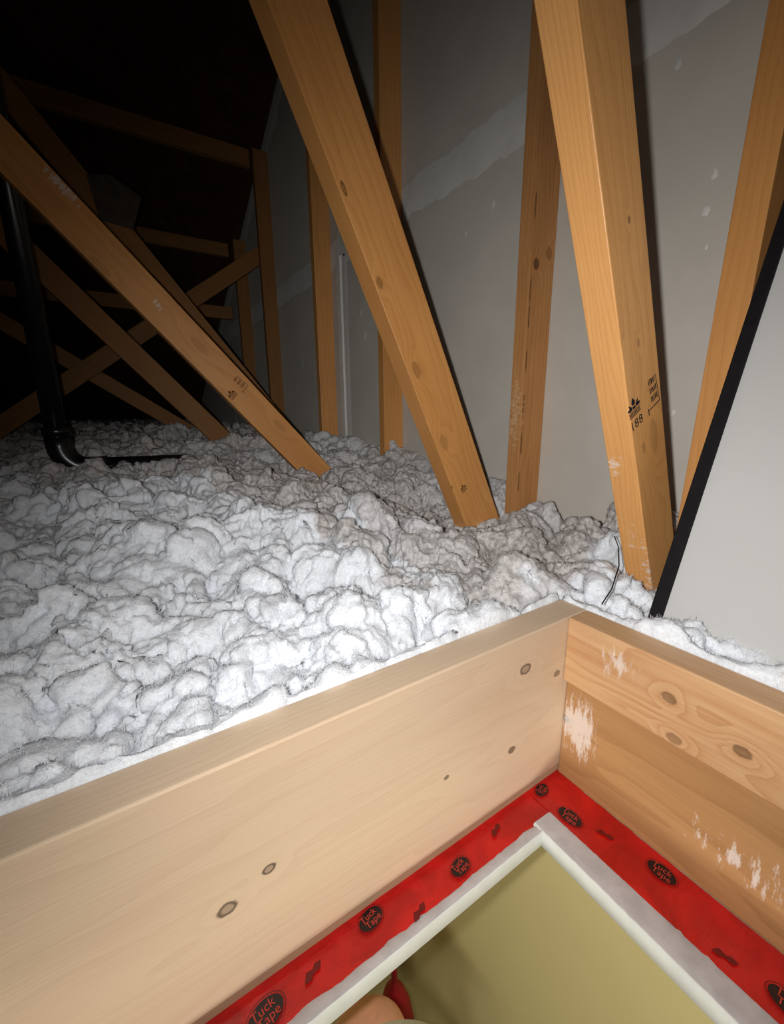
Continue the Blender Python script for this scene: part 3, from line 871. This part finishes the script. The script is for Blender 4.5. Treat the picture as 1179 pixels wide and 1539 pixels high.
# printed grade stamps on the wide faces of the webs
def stamp(parent, q_logo, q_text, q_block, Y, d, perp, s, mat, number='188', xs=1.0):
    y = Y - 0.0006
    nrm = Vector((0, -1, 0))
    up = Vector((d.x, 0, d.z)).normalized()
    right = up.cross(nrm).normalized()      # so that right x up = normal ... reads from the camera side
    if right.cross(up).dot(nrm) < 0: right = -right
    def M(c, rot=0.0, sc=1.0):
        R = Matrix(((right.x, up.x, nrm.x, c.x), (right.y, up.y, nrm.y, y), (right.z, up.z, nrm.z, c.z), (0, 0, 0, 1)))
        return R @ Matrix.Rotation(rot, 4, 'Z') @ Matrix.Diagonal((sc*xs, sc, sc, 1))
    c = on_y(q_logo, Y)
    polys = [[(0, .014), (.0035, .008), (.0022, .004), (-.0022, .004), (-.0035, .008)],
             [(.004, .0035), (.0095, .009), (.0085, .0035), (.013, .002), (.010, -.001), (.004, -.0005)],
             [(-.004, .0035), (-.0095, .009), (-.0085, .0035), (-.013, .002), (-.010, -.001), (-.004, -.0005)],
             [(-.0028, .0025), (.0028, .0025), (.0028, -.001), (-.0028, -.001)],
             [(-.012, -.0025), (.012, -.0025), (.012, -.0034), (-.012, -.0034)],
             [(-.012, -.0085), (.012, -.0085), (.010, -.0098), (-.010, -.0098)]]
    polys += [[(x, -.0042), (x+.0017, -.0042), (x+.0017, -.0076), (x, -.0076)] for x in np.arange(-.011, .0105, .0027)]
    bm = bmesh.new()
    for pl in polys:
        bm.faces.new([bm.verts.new((x, yv, 0)) for x, yv in pl])
    bmesh.ops.triangulate(bm, faces=list(bm.faces))
    base = link('grade_stamp', mesh_from_bm(bm, 'grade_stamp'), mat, parent, M(c, 0.12, s))
    if number:
        c = on_y(q_text, Y)
        link('stamp_number', text_mesh(number, 0.017, 'stamp_number'), mat, parent, M(c, 0.12, s))
    if q_block:
        c = on_y(q_block, Y)
        bm = bmesh.new()
        def bar(x0, x1, y0, y1):
            vs = [bm.verts.new(v) for v in ((x0, y0, 0), (x1, y0, 0), (x1, y1, 0), (x0, y1, 0))]
            bm.faces.new(vs)
        rg = np.random.default_rng(3)
        for row in range(3):
            x = -0.004
            while x < 0.009:
                w = 0.0012+0.001*rg.random()
                bar(x, x+w, row*0.0115-0.006, row*0.0115+0.0025-rg.random()*0.002)
                x += w+0.0012
        bar(0.011, 0.0122, -0.012, 0.024)
        bar(-0.012, 0.0122, -0.0135, -0.012)
        bar(-0.013, -0.0115, -0.019, -0.010)
        bm.normal_update()
        link('stamp_block', mesh_from_bm(bm, 'stamp_block'), mat, parent, M(c, 0.12, s))
_, w, lo, d, perp = INFO['C']
stamp(tc, (953, 613), (957, 636), (981, 596), 0.0, d, perp, 0.98, MAT_INK, '188', 1.15)
_, w, lo, d, perp = INFO['A']
stamp(ta, (349, 593), (356, 598), (363, 579), TA, d, perp, 1.15, MAT_INK_FADE, '')
_, w, lo, d, perp = INFO['B']
stamp(tb, (697, 734), None, None, TB, d, perp, 0.8, MAT_INK_FADE, '')

# ------------------------------------------------------------------ leaning hatch lid
PX0, PZ0, LEAN = 0.102, 0.248, 0.380
th = math.atan(LEAN)
PY = -0.05
lid_len, lid_h, lid_t = 0.545, 0.80, 0.016
zb = 0.150
org = Vector((PX0 + LEAN*(zb-PZ0), PY, zb))
ex, ey = Vector((0, -1, 0)), Vector((math.sin(th), 0, math.cos(th)))
ez = ex.cross(ey)         # out of the face
if ez.x > 0: ez = -ez
lid = empty('access_panel', org)
tag(lid, 'white hatch lid panel with black edge seal leaning beside the stamped web', 'panel')
def lid_box(name, a0, a1, b0, b1, c0, c1, mat, bevel):
    bm = box_bm(a0, a1, b0, b1, c0, c1, bevel)
    for v in bm.verts: v.co = org + ex*v.co.x + ey*v.co.y + ez*v.co.z
    bmesh.ops.recalc_face_normals(bm, faces=list(bm.faces))
    return link(name, mesh_from_bm(bm, name), mat, lid)
lid_box('panel', 0.0, lid_len, 0, lid_h, -lid_t, 0.0, MAT_PANEL, 0.001)
gw = 0.014
lid_box('edge_seal', 0.0, gw, 0, lid_h, 0.0002, 0.008, MAT_GASKET, 0.0015)
lid_box('edge_seal', lid_len-gw, lid_len, 0, lid_h, 0.0002, 0.008, MAT_GASKET, 0.0015)
lid_box('edge_seal', gw, lid_len-gw, 0, gw, 0.0002, 0.008, MAT_GASKET, 0.0015)
lid_box('edge_seal', gw, lid_len-gw, lid_h-gw, lid_h, 0.0002, 0.008, MAT_GASKET, 0.0015)

# ------------------------------------------------------------------ black vent pipe
pr = 0.029
vp = empty('vent_pipe', (-0.61, 1.39, 0.30))
tag(vp, 'black plastic vent pipe rising from an elbow in the dim insulation', 'pipe')
px_, py_ = -0.612, 1.40
link('riser', tube_mesh([(px_, py_, 0.375), (px_, py_, roof_z(py_)-0.01)], pr, 'riser'), MAT_PIPE, vp)
link('elbow', tube_mesh([(px_, py_, 0.43), (px_, py_, 0.39)] + [(px_+0.07*(1-math.cos(a)), py_, 0.39-0.07*math.sin(a)) for a in np.linspace(0.15, math.pi/2, 8)] + [(px_+0.12, py_, 0.32)], pr+0.006, 'elbow'), MAT_PIPE, vp)
link('collar', tube_mesh([(px_, py_, 0.425), (px_, py_, 0.452)], pr+0.009, 'collar'), MAT_PIPE, vp)
link('run', tube_mesh([(px_+0.10, py_, 0.322), (px_+0.36, py_+0.01, 0.316)], pr, 'run'), MAT_PIPE, vp)

# thin dark wire lying against the foot of the pale web
wp = [on_z(q, z) for q, z in (((905, 908), .262), ((920, 885), .270), ((931, 850), .282), ((930, 822), .290), ((924, 806), .290))]
wire = link('wire', tube_mesh(wp, 0.0008, 'wire', 8), MAT_GASKET)
tag(wire, 'thin black wire looping out of insulation beside the pale web foot', 'wire')

# ------------------------------------------------------------------ in the room below: knee, bag, lamp
def person():
    root = empty('person', (-0.30, -0.15, -1.05))
    tag(root, 'knee of a person in beige shorts standing below the hatch', 'person')
    knee = CAM + ray(553, 1546)*0.58
    hip = Vector((-0.42, -0.33, -0.30))
    ank = knee + Vector((-0.02, -0.10, -0.42))
    toe = ank + Vector((0.10, 0.15, -0.05))
    pts = [hip, hip.lerp(knee, .5), hip.lerp(knee, .82), knee + Vector((0, 0, 0.0)), knee + Vector((.0, -.012, -.075)), knee.lerp(ank, .42), knee.lerp(ank, .8), ank]
    rad = [0.075, 0.062, 0.053, 0.062, 0.057, 0.054, 0.040, 0.036]
    me = bpy.data.meshes.new('leg')
    me.from_pydata(pts, [(i, i+1) for i in range(len(pts)-1)], [])
    o = bpy.data.objects.new('leg', me); COL.objects.link(o)
    o.modifiers.new('skin', 'SKIN')
    for i, r in enumerate(rad): me.skin_vertices[0].data[i].radius = (r, r)
    me.skin_vertices[0].data[0].use_root = True
    s = o.modifiers.new('sub', 'SUBSURF'); s.levels = 3; s.render_levels = 3
    dg = bpy.context.evaluated_depsgraph_get()
    me2 = bpy.data.meshes.new_from_object(o.evaluated_get(dg))
    bpy.data.objects.remove(o, do_unlink=True)
    me2.polygons.foreach_set('use_smooth', [True]*len(me2.polygons))
    me2.materials.clear()
    leg = link('leg', me2, MAT_SKIN, root)
    hem = CAM + ray(593, 1583)*0.515
    link('shorts', tube_mesh([hip - Vector((.03, .05, -.0)), hip.lerp(hem, .4), hip.lerp(hem, .75), hem, hem + (hem-hip).normalized()*0.002], [0.100, 0.088, 0.070, 0.062, 0.055], 'shorts', 28, True), MAT_SHORTS, root)
    link('shoe', tube_mesh([ank + Vector((-.03, -.05, -.045)), ank + Vector((-.02, -.03, -.03)), ank + Vector((.01, .02, -.025)), ank + Vector((.05, .08, -.04)), toe], [0.02, 0.045, 0.048, 0.042, 0.018], 'shoe', 18), MAT_SHOE, root)
    return ank
ank = person()
# step ladder carrying the foot
lad = empty('step_ladder', (ank.x, ank.y, -2.42))
tag(lad, 'metal step ladder standing below the hatch', 'ladder')
zt = ank.z - 0.097
for sx in (-0.22, 0.22):
    link('rail', tube_mesh([(ank.x+sx, ank.y-0.25, -2.42), (ank.x+sx*0.9, ank.y+0.02, zt)], 0.016, 'rail', 10), MAT_METAL, lad)
    link('rail', tube_mesh([(ank.x+sx, ank.y+0.38, -2.42), (ank.x+sx*0.9, ank.y+0.06, zt)], 0.014, 'rail', 10), MAT_METAL, lad)
k = 0
while zt - 0.25*k > -2.35:
    z = zt-0.25*k
    yc = ank.y+0.03 - 0.27*(zt-z)/(zt+2.42)
    link('step', mesh_from_bm(box_bm(ank.x-0.21, ank.x+0.21, yc-(0.10 if k == 0 else 0.05), yc+(0.16 if k == 0 else 0.05), z-0.02, z, 0.004), 'step'), MAT_METAL, lad)
    k += 1

# flared red bag hanging in the corner of the room
c0 = CAM + ray(594, 1448)*1.10
bag = empty('hanging_bag', (RX-0.04, RY-0.05, -1.5))
tag(bag, 'flared red cloth bag hanging by a narrow neck below the hatch', 'bag')
d1 = 1.05
P = [CAM + ray(*q)*d1 for q in ((593, 1478), (596, 1490), (602, 1512), (608, 1545))]
top = P[0] + Vector((0, 0, 0.55))
neck = 4.6/F_PX*d1
link('strap', tube_mesh([P[0]+Vector((0, 0, -.01)), P[0]+Vector((0, 0, .1)), Vector((top.x, top.y, -0.10)), Vector((top.x, top.y, -0.017))], neck, 'strap', 12), MAT_BAG, bag)
link('pouch', tube_mesh([P[0]+Vector((0, 0, 0.012)), P[0], P[0]+Vector((0, 0, -.03)), P[0]+Vector((0.003, 0, -.08)), P[0]+Vector((0.006, 0, -.16)), P[0]+Vector((0.008, 0, -.28)), P[0]+Vector((0.01, 0, -.40)), P[0]+Vector((0.01, 0, -.42))], [neck, neck*1.3, neck*3.4, neck*5.0, neck*6.2, neck*7.4, neck*7.6, neck*6.0], 'pouch', 24), MAT_BAG, bag)

# the lamp of the room below, under its ceiling and out of the hatch's view
lamp = empty('ceiling_lamp', (-0.95, -1.30, -0.016))
tag(lamp, 'small round lamp under the ceiling of the room below', 'lamp')
link('lamp_base', tube_mesh([(-0.95, -1.30, -0.0165), (-0.95, -1.30, -0.045), (-0.95, -1.30, -0.05)], [0.09, 0.085, 0.05], 'lamp_base', 24), MAT_PANEL, lamp)
link('lamp_stem', tube_mesh([(-0.95, -1.30, -0.045), (-0.95, -1.30, -0.19)], 0.012, 'lamp_stem', 12), MAT_METAL, lamp)
